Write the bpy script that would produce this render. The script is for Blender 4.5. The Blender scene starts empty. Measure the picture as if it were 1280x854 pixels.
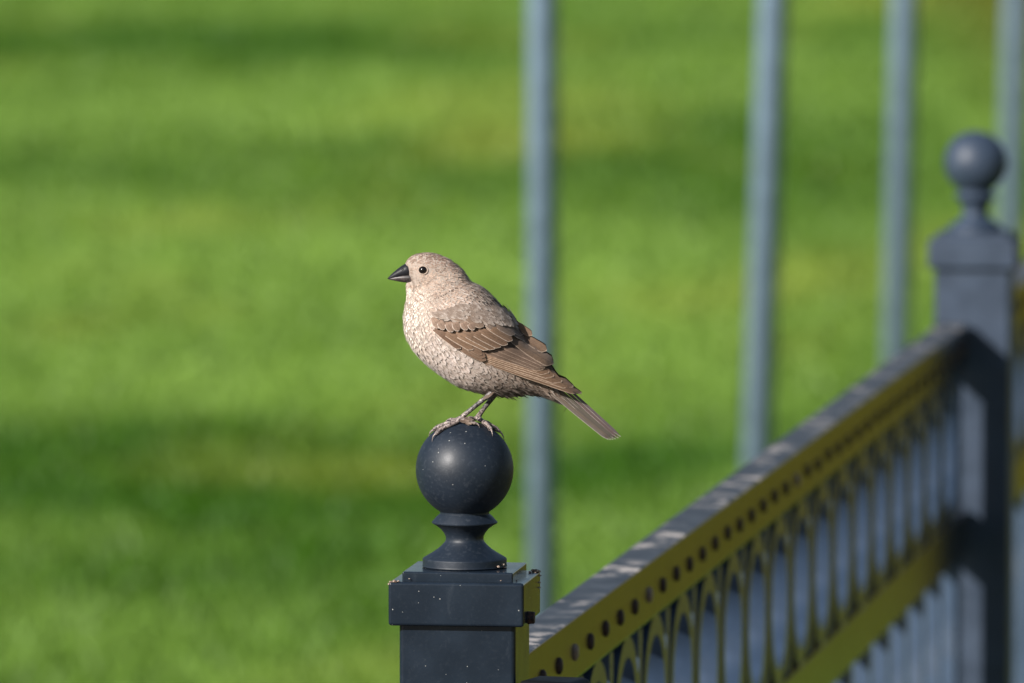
import bpy, bmesh, math, random
import numpy as np
from mathutils import Vector, Matrix, noise
from mathutils.bvhtree import BVHTree

random.seed(7); rng = np.random.default_rng(11)
R = math.radians
S = bpy.context.scene
COL = S.collection

# ------------------------------------------------------------------ camera
CAM_H = 1.70
F_PX = 12000.0                       # focal length in photo pixels (1280 wide)
HORIZON = -450.0                     # the horizon lies this far above the frame
PITCH = math.atan((427 - HORIZON) / F_PX)
D1 = 6.09                            # metres to the near post
U = D1 / F_PX                        # metres per photo pixel at the near post
cd = bpy.data.cameras.new('camera'); cam = bpy.data.objects.new('camera', cd); COL.objects.link(cam)
cam.location = (0, 0, CAM_H); cam.rotation_euler = (math.pi/2 - PITCH, 0, 0)
cd.sensor_width = 36; cd.lens = 36 * F_PX / 1280
cd.clip_start = 0.1; cd.clip_end = 3000
cd.dof.use_dof = True; cd.dof.focus_distance = D1 - .015; cd.dof.aperture_fstop = 12.5
S.camera = cam
FWD = Vector((0, math.cos(PITCH), -math.sin(PITCH))); UP = Vector((0, math.sin(PITCH), math.cos(PITCH)))
def P(px, py, d):
    """world point seen at photo pixel (px, py), d metres along the optical axis"""
    return Vector((0, 0, CAM_H)) + d * (FWD + Vector(((px-640)/F_PX, 0, 0)) + UP * (-(py-427)/F_PX))

# ------------------------------------------------------------------ light
SUN_EL, SUN_AZ = R(28), R(226)       # azimuth clockwise from +Y: behind the camera, to the left
w = bpy.data.worlds.new('World'); S.world = w; w.use_nodes = True
nt = w.node_tree; bg = nt.nodes['Background']
sky = nt.nodes.new('ShaderNodeTexSky'); sky.sky_type = 'NISHITA'; sky.sun_disc = False
sky.sun_elevation = SUN_EL; sky.sun_rotation = SUN_AZ
nt.links.new(sky.outputs[0], bg.inputs[0]); bg.inputs[1].default_value = 0.06
sl = bpy.data.lights.new('sun', 'SUN'); sl.energy = 5.0; sl.angle = R(0.5); sl.color = (1, .95, .895)
sun = bpy.data.objects.new('sun', sl); COL.objects.link(sun)
sd = Vector((math.sin(SUN_AZ)*math.cos(SUN_EL), math.cos(SUN_AZ)*math.cos(SUN_EL), math.sin(SUN_EL)))
sun.rotation_euler = sd.to_track_quat('Z', 'Y').to_euler()
S.view_settings.view_transform = 'Standard'; S.view_settings.look = 'None'
S.view_settings.exposure = 0.5; S.view_settings.gamma = 1
S.render.engine = 'CYCLES'

# ------------------------------------------------------------------ node helpers
class NT:
    def __init__(self, name):
        self.m = bpy.data.materials.new(name); self.m.use_nodes = True
        self.t = self.m.node_tree; self.b = self.t.nodes['Principled BSDF']
    def n(self, typ, **kw):
        x = self.t.nodes.new('ShaderNode' + typ)
        for k, v in kw.items():
            if k in x.inputs: x.inputs[k].default_value = v
            else: setattr(x, k, v)
        return x
    def l(self, a, b): self.t.links.new(a, b)
    def val(self, x, sock):
        if isinstance(x, (int, float)): sock.default_value = x
        else: self.l(x, sock)
    def math(self, op, a, b=0.0, clamp=False):
        x = self.n('Math', operation=op, use_clamp=clamp); self.val(a, x.inputs[0]); self.val(b, x.inputs[1]); return x.outputs[0]
    def rng(self, x, a, b, c=0.0, d=1.0, smooth=True):
        y = self.n('MapRange', interpolation_type='SMOOTHSTEP' if smooth else 'LINEAR')
        self.l(x, y.inputs[0])
        for i, v in enumerate((a, b, c, d)): y.inputs[i+1].default_value = v
        return y.outputs[0]
    def mix(self, f, a, b, blend='MIX'):
        x = self.n('Mix', data_type='RGBA', blend_type=blend, clamp_factor=True)
        self.val(f, x.inputs[0])
        for s, v in ((x.inputs[6], a), (x.inputs[7], b)):
            if isinstance(v, tuple): s.default_value = (*v, 1) if len(v) == 3 else v
            else: self.l(v, s)
        return x.outputs[2]
    def coord(self, kind='Object', scale=(1, 1, 1)):
        c = self.n('TexCoord'); mp = self.n('Mapping'); mp.inputs['Scale'].default_value = scale
        self.l(c.outputs[kind], mp.inputs[0]); return mp.outputs[0]
    def noise(self, vec, scale, detail=4, rough=.55):
        x = self.n('TexNoise'); self.l(vec, x.inputs['Vector'])
        x.inputs['Scale'].default_value = scale; x.inputs['Detail'].default_value = detail; x.inputs['Roughness'].default_value = rough
        return x.outputs['Fac']
    def bump(self, h, strength, dist):
        x = self.n('Bump'); x.inputs['Strength'].default_value = strength; x.inputs['Distance'].default_value = dist
        self.l(h, x.inputs['Height']); self.l(x.outputs[0], self.b.inputs['Normal'])

def paint(name, base, rough=.32, specks=.0, wear=.0, dust=.12, streak=None, dustcol=(.20, .22, .25), spec=.5, top_sheen=False, reflect_tint=0.0):
    k = NT(name); v = k.coord('Object')
    n1 = k.noise(v, 38, 5); n2 = k.noise(v, 420, 3)
    col = k.mix(k.rng(n1, .35, .75), base, tuple(c*1.35 for c in base))
    col = k.mix(k.math('MULTIPLY', k.rng(n2, .5, .8), dust), col, dustcol)
    if reflect_tint:                                           # uneven brown reflections along the rail, put into the colour
        col = k.mix(k.math('MULTIPLY', k.rng(k.noise(k.coord('Object', (2.2, 2.2, 14)), 1.6, 4, .6), .42, .68), reflect_tint), col, (.060, .034, .012))
    if streak:
        sv = k.coord('Object', streak)
        ns = k.noise(sv, 1.0, 5, .65)
        col = k.mix(k.math('MULTIPLY', k.rng(ns, .56, .74), wear), col, (.46, .43, .40))
    if specks:
        vo = k.n('TexVoronoi', feature='F1'); k.l(v, vo.inputs['Vector']); vo.inputs['Scale'].default_value = 300
        sep = k.n('SeparateColor'); k.l(vo.outputs['Color'], sep.inputs[0])
        # few cells carry a speck, each of its own size
        size = k.math('MULTIPLY', k.rng(sep.outputs[0], .55, 1.0, 0, 1, False), .135)
        dot = k.math('LESS_THAN', vo.outputs['Distance'], size)
        patch = k.rng(k.noise(v, 30, 3), .44, .58)
        col = k.mix(k.math('MULTIPLY', k.math('MULTIPLY', dot, patch), specks), col, (.46, .46, .43))
        sc = k.rng(k.noise(k.coord('Object', (90, 90, 40)), 1.0, 6, .7), .60, .72)
        col = k.mix(k.math('MULTIPLY', sc, .35), col, (.040, .050, .064))
    rg = k.rng(n1, .3, .8, rough*.85, min(1, rough*1.35), False)
    if top_sheen:                                           # weathered, dull top face; sky sheen and pale glints put into its colour
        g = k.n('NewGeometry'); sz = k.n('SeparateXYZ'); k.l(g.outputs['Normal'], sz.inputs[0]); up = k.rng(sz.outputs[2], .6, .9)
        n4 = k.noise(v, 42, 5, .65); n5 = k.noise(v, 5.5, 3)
        glint = k.math('MULTIPLY', k.rng(n4, .50, .66), k.rng(n5, .44, .62))
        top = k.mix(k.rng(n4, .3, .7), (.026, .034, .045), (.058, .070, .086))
        top = k.mix(glint, top, (.50, .45, .41))
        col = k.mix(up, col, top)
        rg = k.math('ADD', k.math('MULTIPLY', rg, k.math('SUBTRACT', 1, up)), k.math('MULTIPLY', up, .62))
    k.l(col, k.b.inputs['Base Color'])
    k.val(rg, k.b.inputs['Roughness'])
    k.b.inputs['Specular IOR Level'].default_value = spec
    k.bump(k.noise(v, 900, 2), .06, .0008)
    return k.m

M = {}
M['slate'] = paint('near_post_slate_paint', (.0090, .0148, .0235), .20, .85, 0, .03, spec=.36)
M['slate_ball'] = paint('near_ball_slate_paint', (.0080, .0138, .0235), .50, .6, 0, .10, spec=.42)
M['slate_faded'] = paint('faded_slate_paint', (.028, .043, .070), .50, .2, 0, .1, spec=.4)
M['rail'] = paint('rail_paint', (.006, .006, .006), .13, 0, 0, .0, top_sheen=True, reflect_tint=.6)
M['rail_side'] = paint('middle_rail_paint', (.006, .006, .006), .13, 0, 0, .0, reflect_tint=.8)
M['ring'] = paint('ring_paint', (.029, .047, .080), .20, 0, 0, .03)
M['picket'] = paint('picket_paint', (.046, .072, .115), .26, 0, .1, .08, streak=(60, 60, 8), spec=.4)
M['black'] = paint('black_paint', (.004, .0045, .006), .55, .1, .0, .0, spec=.15)
M['pole'] = paint('pole_grey_paint', (.150, .210, .290), .40, 0, .1, .10, streak=(8, 8, 1))

k = NT('rusty_bolt'); v = k.coord('Object'); n = k.noise(v, 500, 4)
k.l(k.mix(k.rng(n, .35, .65), (.012, .008, .007), (.075, .032, .018)), k.b.inputs['Base Color']); k.b.inputs['Roughness'].default_value = .7
k.bump(n, .5, .0008); M['rust'] = k.m
k = NT('rust_flake'); v = k.coord('Object'); n = k.noise(v, 700, 4)
k.l(k.mix(k.rng(n, .35, .65), (.10, .05, .032), (.50, .40, .32)), k.b.inputs['Base Color']); k.b.inputs['Roughness'].default_value = .9
M['flake'] = k.m
k = NT('bare_rivet'); v = k.coord('Object'); n = k.noise(v, 300, 3)
k.l(k.mix(k.rng(n, .35, .65), (.20, .13, .09), (.34, .25, .18)), k.b.inputs['Base Color']); k.b.inputs['Roughness'].default_value = .6
M['rivet_bare'] = k.m

def sm(a, b, x): t_ = max(0, min(1, (x-a)/(b-a))); return t_*t_*(3-2*t_)
# ------------------------------------------------------------------ mesh helpers
def link(name, verts, faces, mat, parent=None, smooth=True, mats=None):
    me = bpy.data.meshes.new(name); me.from_pydata([tuple(v) for v in verts], [], faces); me.update()
    for m_ in (mats or [mat]): me.materials.append(m_)
    if smooth: me.polygons.foreach_set('use_smooth', [True]*len(me.polygons))
    o = bpy.data.objects.new(name, me); COL.objects.link(o)
    if parent: o.parent = parent
    return o
def from_bm(name, bm, mat, parent=None, smooth=False):
    me = bpy.data.meshes.new(name); bm.to_mesh(me); bm.free(); me.materials.append(mat)
    if smooth: me.polygons.foreach_set('use_smooth', [True]*len(me.polygons))
    o = bpy.data.objects.new(name, me); COL.objects.link(o)
    if parent: o.parent = parent
    return o
def tag(o, label=None, cat=None, group=None, kind=None):
    for k_, v_ in (('label', label), ('category', cat), ('group', group), ('kind', kind)):
        if v_: o[k_] = v_
    return o
def empty(name, loc, rz=0.0):
    o = bpy.data.objects.new(name, None); COL.objects.link(o); o.location = loc; o.rotation_euler = (0, 0, rz); o.empty_display_size = .05
    return o
def box_bm(x0, x1, y0, y1, z0, z1, bev=0.0, seg=3, bm=None):
    own = bm or bmesh.new()
    r = bmesh.ops.create_cube(own, size=1)
    for v in r['verts']:
        v.co = Vector(((x0+x1)/2 + v.co.x*(x1-x0), (y0+y1)/2 + v.co.y*(y1-y0), (z0+z1)/2 + v.co.z*(z1-z0)))
    if bev:
        es = list({e for v in r['verts'] for e in v.link_edges})
        bmesh.ops.bevel(own, geom=es, offset=bev, segments=seg, affect='EDGES', profile=.5)
    return own
def auto_smooth(o, ang=40):
    me = o.data
    me.polygons.foreach_set('use_smooth', [True]*len(me.polygons))
    me.set_sharp_from_angle(angle=R(ang))
    m_ = o.modifiers.new('weighted_normal', 'WEIGHTED_NORMAL'); m_.keep_sharp = True; m_.weight = 100
def lathe(prof, n=64):
    vs, fs = [], []
    for r, z in prof:
        for i in range(n):
            a = 2*math.pi*i/n; vs.append((r*math.cos(a), r*math.sin(a), z))
    for j in range(len(prof)-1):
        for i in range(n):
            fs.append((j*n+i, j*n+(i+1) % n, (j+1)*n+(i+1) % n, (j+1)*n+i))
    fs.append(tuple(range(n))[::-1]); fs.append(tuple((len(prof)-1)*n+i for i in range(n)))
    return vs, fs

# ------------------------------------------------------------------ ground
def und(x, y):
    return (.05*noise.noise(Vector((x*.10, y*.17, 3.1))) + .03*noise.noise(Vector((x*.3, y*.42, 9.7)))) * min(1, max(0, (y-9)/5))
def bands(k):  # soft shade bands across the lawn, put into the grass colour
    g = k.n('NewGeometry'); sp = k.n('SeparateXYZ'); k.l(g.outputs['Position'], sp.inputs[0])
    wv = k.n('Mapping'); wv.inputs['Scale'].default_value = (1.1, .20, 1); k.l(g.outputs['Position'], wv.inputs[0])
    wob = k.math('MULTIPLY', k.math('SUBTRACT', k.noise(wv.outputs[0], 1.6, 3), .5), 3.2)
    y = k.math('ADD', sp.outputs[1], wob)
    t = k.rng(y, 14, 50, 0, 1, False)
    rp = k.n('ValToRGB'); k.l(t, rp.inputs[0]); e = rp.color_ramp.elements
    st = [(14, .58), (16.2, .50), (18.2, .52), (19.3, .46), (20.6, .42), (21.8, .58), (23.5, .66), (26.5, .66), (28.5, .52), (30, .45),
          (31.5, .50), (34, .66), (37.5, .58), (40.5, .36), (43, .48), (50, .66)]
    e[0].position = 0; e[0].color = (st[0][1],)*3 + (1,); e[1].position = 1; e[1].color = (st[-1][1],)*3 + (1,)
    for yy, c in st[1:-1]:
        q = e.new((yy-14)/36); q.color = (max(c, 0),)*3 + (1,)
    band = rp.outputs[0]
    # ragged dark and pale patches: soft shade of the lawn put into its colour
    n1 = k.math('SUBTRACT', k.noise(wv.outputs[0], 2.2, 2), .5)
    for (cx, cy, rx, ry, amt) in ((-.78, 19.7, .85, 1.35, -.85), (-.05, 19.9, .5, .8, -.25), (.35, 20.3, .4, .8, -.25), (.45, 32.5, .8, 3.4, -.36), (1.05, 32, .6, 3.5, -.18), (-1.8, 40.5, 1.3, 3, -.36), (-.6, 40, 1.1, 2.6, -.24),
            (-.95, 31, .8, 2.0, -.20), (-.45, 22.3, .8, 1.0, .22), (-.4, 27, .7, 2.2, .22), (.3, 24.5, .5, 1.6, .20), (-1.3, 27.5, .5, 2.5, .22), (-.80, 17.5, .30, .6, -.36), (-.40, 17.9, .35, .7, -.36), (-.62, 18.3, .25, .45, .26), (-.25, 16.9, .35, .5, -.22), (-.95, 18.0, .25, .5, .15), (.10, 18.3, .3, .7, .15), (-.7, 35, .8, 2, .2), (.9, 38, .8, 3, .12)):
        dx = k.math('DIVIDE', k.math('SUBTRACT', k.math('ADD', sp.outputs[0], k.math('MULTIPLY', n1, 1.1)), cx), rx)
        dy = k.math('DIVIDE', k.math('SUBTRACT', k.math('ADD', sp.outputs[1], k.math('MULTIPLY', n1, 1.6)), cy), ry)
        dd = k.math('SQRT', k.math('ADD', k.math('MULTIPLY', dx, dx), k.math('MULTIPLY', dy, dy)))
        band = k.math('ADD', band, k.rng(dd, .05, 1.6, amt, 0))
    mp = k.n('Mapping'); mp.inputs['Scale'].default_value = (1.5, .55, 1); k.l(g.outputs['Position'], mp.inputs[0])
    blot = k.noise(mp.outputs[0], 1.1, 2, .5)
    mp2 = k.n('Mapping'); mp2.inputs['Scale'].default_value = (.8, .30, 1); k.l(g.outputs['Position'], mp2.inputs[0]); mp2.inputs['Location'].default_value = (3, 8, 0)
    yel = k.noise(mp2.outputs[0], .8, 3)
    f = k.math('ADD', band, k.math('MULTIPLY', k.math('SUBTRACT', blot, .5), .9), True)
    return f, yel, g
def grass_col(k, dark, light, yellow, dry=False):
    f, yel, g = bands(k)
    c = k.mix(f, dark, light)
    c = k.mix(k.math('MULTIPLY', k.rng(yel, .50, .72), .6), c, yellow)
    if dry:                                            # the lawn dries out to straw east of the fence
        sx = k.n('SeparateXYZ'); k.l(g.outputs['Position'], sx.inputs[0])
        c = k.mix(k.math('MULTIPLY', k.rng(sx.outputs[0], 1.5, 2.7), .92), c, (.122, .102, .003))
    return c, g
k = NT('lawn_ground')
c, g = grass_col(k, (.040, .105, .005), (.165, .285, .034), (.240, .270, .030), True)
fine = k.n('TexNoise'); k.l(g.outputs['Position'], fine.inputs['Vector']); fine.inputs['Scale'].default_value = 22
k.l(k.mix(k.rng(fine.outputs['Fac'], .35, .7), (.6, .6, .6), (1, 1, 1)), k.b.inputs['Base Color'])
mm = k.mix(1.0, c, k.mix(k.rng(fine.outputs['Fac'], .3, .7), (.7, .7, .7), (1.15, 1.15, 1.1)), 'MULTIPLY')
k.l(mm, k.b.inputs['Base Color']); k.b.inputs['Roughness'].default_value = .9; k.b.inputs['Specular IOR Level'].default_value = .1
M['lawn'] = k.m
k = NT('grass_blade')
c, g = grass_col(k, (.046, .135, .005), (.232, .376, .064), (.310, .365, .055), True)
ri = k.n('Attribute', attribute_name='tint'); sp = k.n('SeparateColor'); k.l(ri.outputs['Color'], sp.inputs[0])
c = k.mix(1.0, c, k.mix(sp.outputs[0], (.93, .93, .93), (1.07, 1.06, 1.06)), 'MULTIPLY')
k.l(c, k.b.inputs['Base Color']); k.b.inputs['Roughness'].default_value = .5; k.b.inputs['Specular IOR Level'].default_value = .3
tr = k.n('BsdfTranslucent'); k.l(c, tr.inputs[0]); ms = k.n('MixShader'); ms.inputs[0].default_value = .35
k.l(k.b.outputs[0], ms.inputs[1]); k.l(tr.outputs[0], ms.inputs[2]); k.l(ms.outputs[0], k.t.nodes['Material Output'].inputs[0])
M['grass'] = k.m

def grid_sheet(name, xs, ys, zf, mat):
    vs = [(x, y, zf(x, y)) for y in ys for x in xs]; n = len(xs)
    fs = [(j*n+i, j*n+i+1, (j+1)*n+i+1, (j+1)*n+i) for j in range(len(ys)-1) for i in range(n-1)]
    return link(name, vs, fs, mat)
xs = [-900, -300, -100, -40, -20] + list(np.arange(-12, 12.1, .8)) + [20, 40, 100, 300, 900]
ys = [-900, -300, -100, -30, 0, 8, 9] + list(np.arange(10, 60.1, .8)) + [70, 90, 140, 300, 900]
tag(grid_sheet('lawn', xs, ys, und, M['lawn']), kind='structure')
k = NT('asphalt'); v = k.coord('Object'); n = k.noise(v, 160, 4)
k.l(k.mix(n, (.030, .030, .032), (.075, .073, .070)), k.b.inputs['Base Color']); k.b.inputs['Roughness'].default_value = .9; k.bump(n, .6, .004)
tag(grid_sheet('path', [-60, -20, -6, 0, 2.0], [-60, -20, -5, 2, 8.6], lambda x, y: .004, k.m), kind='structure')

def grass_patch():
    N = 330000
    d = 13.5 * (52/13.5) ** rng.random(N)                  # denser near, thinner far
    wide = rng.random(N) < .35
    half = np.where(wide, 7.0, .075*d + .5)
    x = (rng.random(N)*2-1)*half; y = d
    z = np.array([und(a, b) for a, b in zip(x, y)])
    h = rng.uniform(.012, .030, N); wd = rng.uniform(.004, .009, N)*(.6 + d/26)
    a = rng.uniform(0, 2*math.pi, N); le = rng.uniform(.1, .8, N)*h; la = rng.uniform(0, 2*math.pi, N)
    co = np.empty((N, 3, 3), np.float32)
    co[:, 0] = np.stack([x-np.cos(a)*wd, y-np.sin(a)*wd, z-.002], 1)
    co[:, 1] = np.stack([x+np.cos(a)*wd, y+np.sin(a)*wd, z-.002], 1)
    co[:, 2] = np.stack([x+np.cos(la)*le, y+np.sin(la)*le, z+h], 1)
    me = bpy.data.meshes.new('grass'); me.vertices.add(3*N); me.vertices.foreach_set('co', co.ravel())
    me.loops.add(3*N); me.loops.foreach_set('vertex_index', np.arange(3*N, dtype=np.int32))
    me.polygons.add(N); me.polygons.foreach_set('loop_start', np.arange(0, 3*N, 3, dtype=np.int32))
    me.update(calc_edges=True)
    at = me.attributes.new('tint', 'FLOAT_COLOR', 'POINT'); t = np.repeat(rng.random(N), 3)
    at.data.foreach_set('color', np.stack([t, t, t, np.ones_like(t)], 1).astype(np.float32).ravel())
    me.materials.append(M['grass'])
    o = bpy.data.objects.new('grass', me); COL.objects.link(o); tag(o, kind='stuff'); return o
grass_patch()

# ------------------------------------------------------------------ far poles
def pole(px, py, d, dia, lean, label, h=2.6):
    g = P(px, py, d); s = math.tan(lean)
    base = Vector((g.x - s*g.z, g.y, und(g.x, g.y)-.02))
    t = empty('metal_pole', base); t.rotation_euler = (0, lean, 0)
    r = dia/2
    vs, fs = lathe([(r, 0), (r, h-.01), (r*.8, h)], 32); link('shaft', vs, fs, M['pole'], t); 
    vs, fs = lathe([(r*1.02, h-.004), (r*1.08, h), (r*1.08, h+.02), (r*.7, h+.034), (r*.1, h+.038)], 32)
    link('top_cap', vs, fs, M['pole'], t)
    tag(t, label, 'pole', 'grey metal poles standing in the lawn')
pole(678, 300, 15.0, .047, 0, 'grey metal pole on the lawn straight behind the brown bird')
pole(956, 290, 15.6, .048, R(1.9), 'leaning grey metal pole behind the middle of the fence rail')
pole(1125, 220, 18.2, .049, R(1.2), 'thin grey metal pole between the leaning pole and the far ball topped post')
pole(1266, 150, 20.5, .052, R(1.2), 'pale metal pole at the right picture edge behind the far ball finial')

# ------------------------------------------------------------------ fence posts
PROF = []   # (radius, height) in photo pixels of the near post, height above the ball's centre
for i in range(25):
    a = math.pi/2 - i*(math.pi/2 + R(59))/24
    PROF.append((max(.3, 61.2*math.cos(a)), 61.2*math.sin(a)))
PROF += [(31, -53.5), (31, -55.5), (35, -59), (40, -64.6), (41.2, -66), (40.8, -67.4), (36, -70), (30, -74.5), (26, -79.5), (23.8, -84),
         (23.6, -88), (25, -91), (28.5, -95), (34, -99.8), (41, -104.5), (48, -108.6), (52, -111), (52.8, -112.5), (52.5, -119), (53.2, -121), (51, -123)]
def fence_post(px, py, d, mat, matball, label, rz=-R(7.2), drop=0.0):
    c = P(px, py, d); zc = c.z
    t = empty('fence_post', (c.x, c.y, 0), rz)
    vs, fs = lathe([(r*U, zc + (h - drop*sm(-70, -90, h))*U) for r, h in PROF], 72)
    fin = link('ball_finial', vs, fs, matball, t); auto_smooth(fin, 38)
    zt = zc - (134+drop)*U
    bm = box_bm(-85*U, 85*U, -85*U, 85*U, zt-55*U, zt, 4*U, 3)
    cp = from_bm('cap', bm, mat, t); auto_smooth(cp)
    bm = box_bm(-69.5*U, 69.5*U, -69.5*U, 69.5*U, zt-2*U, zt+11.4*U, 2.2*U, 3)
    auto_smooth(from_bm('top_plate', bm, mat, cp))
    bm = box_bm(-73*U, 73*U, -73*U, 73*U, -.05, zt-50*U, 6*U, 3)
    auto_smooth(from_bm('shaft', bm, mat, t))
    # hex bolt through the lower edge of the cap's right face
    bm = bmesh.new(); bmesh.ops.create_cone(bm, cap_ends=True, segments=6, radius1=9*U, radius2=8.2*U, depth=9*U)
    bmesh.ops.bevel(bm, geom=bm.edges[:], offset=.8*U, segments=1, affect='EDGES')
    bmesh.ops.rotate(bm, verts=bm.verts, matrix=Matrix.Rotation(math.pi/2, 3, 'Y') @ Matrix.Rotation(R(0), 3, 'Z'))
    bmesh.ops.translate(bm, verts=bm.verts, vec=(89*U, -42*U, zt-47*U))
    from_bm('bolt', bm, M['rust'], cp)
    tag(t, label, 'fence post', 'ball topped fence posts')
    return t, cp, c, zt
post1, cap1, BALL, ZT1 = fence_post(580.8, 586.8, D1, M['slate'], M['slate_ball'], 'dark slate fence post with ball finial that the bird perches on')
D2 = 9.42
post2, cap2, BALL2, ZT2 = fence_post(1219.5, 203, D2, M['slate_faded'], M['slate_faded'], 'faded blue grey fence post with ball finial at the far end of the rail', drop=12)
# loose rust and paint flakes on the near cap
def lump(c, r, seed, vs, fs):
    rr = random.Random(seed); o = len(vs)
    bm = bmesh.new(); bmesh.ops.create_icosphere(bm, subdivisions=1, radius=1)
    for v in bm.verts:
        s = rr.uniform(.6, 1.2); vs.append((c[0]+v.co.x*r[0]*s, c[1]+v.co.y*r[1]*s, c[2]+v.co.z*r[2]*s))
    for f in bm.faces: fs.append(tuple(o+v.index for v in f.verts))
    bm.free()
vs, fs = [], []
for i, (x, y, z, r) in enumerate([(78, 62, 2, 3.5), (81, 70, 1, 4), (84, 74, 0, 3.4), (85, 78, -6, 2.4), (85.5, 72, -14, 2.6), (85.5, 70, -20, 2.0), (76, 50, 1, 2.6),
        (-82, -82, 0, 3.2), (-77, -83, .5, 3.6), (-72, -83, .8, 2.4), (-84, -83, -3, 2.6), (82, 58, 0, 2.2), (46, -28, 15, 2.6), (50, -18, 17, 3.0), (52, -14, 13, 2.4),
        (73, -60, 1, 1.6), (-60, -72, 3, 1.5), (55, -74, 2.2, 1.3)]):
    lump((x*U, y*U, ZT1+z*U), (r*U, r*U, r*.6*U), i, vs, fs)
o = link('rust_flakes', vs, fs, M['flake'], cap1, smooth=False); tag(o, kind='stuff')

# ------------------------------------------------------------------ fence panels
H_RAIL = .668
A = P(666, 813, F_PX*H_RAIL/(813-HORIZON)); B = P(1213, 402, F_PX*H_RAIL/(402-HORIZON))
dirv = Vector((B.x-A.x, B.y-A.y, 0)); slope = (B.z-A.z)/dirv.length; dirv.normalize()
FANG = math.atan2(dirv.y, dirv.x)
Z_RAIL = (A.z+B.z)/2
RW, RH = .029, .043                   # rail width and height
GAP = .138                            # ring field between the rails
SP = .1605                            # picket spacing
def ring_mesh():
    n, a, b, tk = 36, SP/2-.0090, GAP/2+.001, .015
    vs, fs = [], []
    for i in range(n):
        t_ = 2*math.pi*i/n
        for (da, y) in ((0, -.0135), (0, .0115), (-tk, .0115), (-tk, -.0135)):
            vs.append(((a+da)*math.cos(t_), y, (b+da)*math.sin(t_)))
    for i in range(n):
        j = (i+1) % n
        for q in range(4):
            fs.append((i*4+q, i*4+(q+1) % 4, j*4+(q+1) % 4, j*4+q))
    return vs, fs
def rivet_mesh():
    vs, fs = [], []; n = 12
    for j, (sc, dep) in enumerate(((1, 0), (.95, .0018), (.6, .003))):
        for i in range(n):
            a = 2*math.pi*i/n; vs.append((.0048*sc*math.cos(a), -dep, .0060*sc*math.sin(a)))
    for j in range(2):
        for i in range(n): fs.append((j*n+i, j*n+(i+1) % n, (j+1)*n+(i+1) % n, (j+1)*n+i))
    fs.append(tuple(2*n+i for i in range(n)))
    return vs, fs
def repeat(src, parent, loc):
    c = src.copy(); c.parent = parent; c.location = loc; COL.objects.link(c); return c
def fence_panel(origin, ang, length, first, label, n_riv_off=.033):
    """local x runs along the panel, the face seen from the right is local -y"""
    t = empty('metal_railing', (origin.x, origin.y, 0), ang)
    z = origin.z
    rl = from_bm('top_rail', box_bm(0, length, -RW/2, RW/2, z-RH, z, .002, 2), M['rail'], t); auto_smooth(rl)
    z2 = z-RH-GAP
    auto_smooth(from_bm('middle_rail', box_bm(0, length, -RW/2, RW/2, z2-RH, z2, .002, 2), M['rail_side'], t))
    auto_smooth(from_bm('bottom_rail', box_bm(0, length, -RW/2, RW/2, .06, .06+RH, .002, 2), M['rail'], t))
    pk = rg = lowp = rv = None; s = first
    while s < length-.01:
        bars = ((z2+.002, z-RH-.002), (.102, z2-RH-.002))
        if pk is None:
            pk = from_bm('picket', box_bm(-.010, .010, -.0125, .0125, bars[0][0], bars[0][1]), M['picket'], t); pk.location = (s, 0, 0)
            lowp = from_bm('picket', box_bm(-.010, .010, -.0125, .0125, bars[1][0], bars[1][1]), M['picket'], t); lowp.location = (s, 0, 0)
        else:
            repeat(pk, t, (s, 0, 0)); repeat(lowp, t, (s, 0, 0))
        if s+SP/2 < length-.05:
            if rg is None:
                vs, fs = ring_mesh(); rg = link('ring', vs, fs, M['ring'], t); auto_smooth(rg); rg.location = (s+SP/2, 0, z-RH-GAP/2)
            else: repeat(rg, t, (s+SP/2, 0, z-RH-GAP/2))
        for q in (n_riv_off, n_riv_off+SP/2):
            if s+q > length-.02: continue
            if rv is None:
                vs, fs = rivet_mesh(); rv = link('rivet', vs, fs, M['rust'], rl); rv.location = (s+q, -RW/2+.0004, z-RH*.54)
            else:
                c_ = repeat(rv, rl, (s+q, -RW/2+.0004, z-RH*.54+random.uniform(-.0008, .0008)))
        s += SP
    if pk is not None and length-.055 - (s-SP) > .03 and abs(length-.055-(s-SP)) > .03:   # the end bar beside the post
        repeat(pk, t, (length-.055, 0, 0)); repeat(lowp, t, (length-.055, 0, 0))
    tag(t, label, 'railing', 'metal railings')
    return t, rl
def on_line(y): return Vector((A.x + dirv.x/dirv.y*(y-A.y), y, Z_RAIL)) + Vector((-dirv.y, dirv.x, 0))*(RW/2)
y_start = BALL.y + .045; y_end = BALL2.y - .043
o0 = on_line(y_start); length = (y_end-y_start)/dirv.y
def y_of_depth(d): return d*math.cos(PITCH)
s_first = (6.420*1.0 - y_start - .012)/dirv.y
while s_first > SP: s_first -= SP
panel, rail = fence_panel(o0, FANG, length, s_first, 'long metal railing with rings and pickets between the two posts')
# two rivets of the near stretch are bare metal
for i, o in enumerate([c for c in rail.children if c.name.startswith('rivet')]):
    if i in (3, 8, 20): o.material_slots[0].link = 'OBJECT'; o.material_slots[0].material = M['rivet_bare']
o1 = on_line(BALL2.y + .045); fence_panel(o1, FANG, 1.4, .09, 'short stretch of railing beyond the far post at the right edge')
# the panel that leaves the near post to the right
SIDE = P(664, 848, D1-.02)
sp_t = empty('side_rail', (SIDE.x-.002, SIDE.y, 0), -R(7.2)-R(14))
auto_smooth(from_bm('bracket', box_bm(0, .037, -.020, .016, SIDE.z-.055, SIDE.z+.0005, .004, 3), M['black'], sp_t))
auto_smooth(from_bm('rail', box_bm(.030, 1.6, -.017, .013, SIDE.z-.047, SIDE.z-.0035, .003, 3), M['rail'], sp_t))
tag(sp_t, 'dark fence rail leaving the near post at the bottom picture edge', 'rail')

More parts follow.
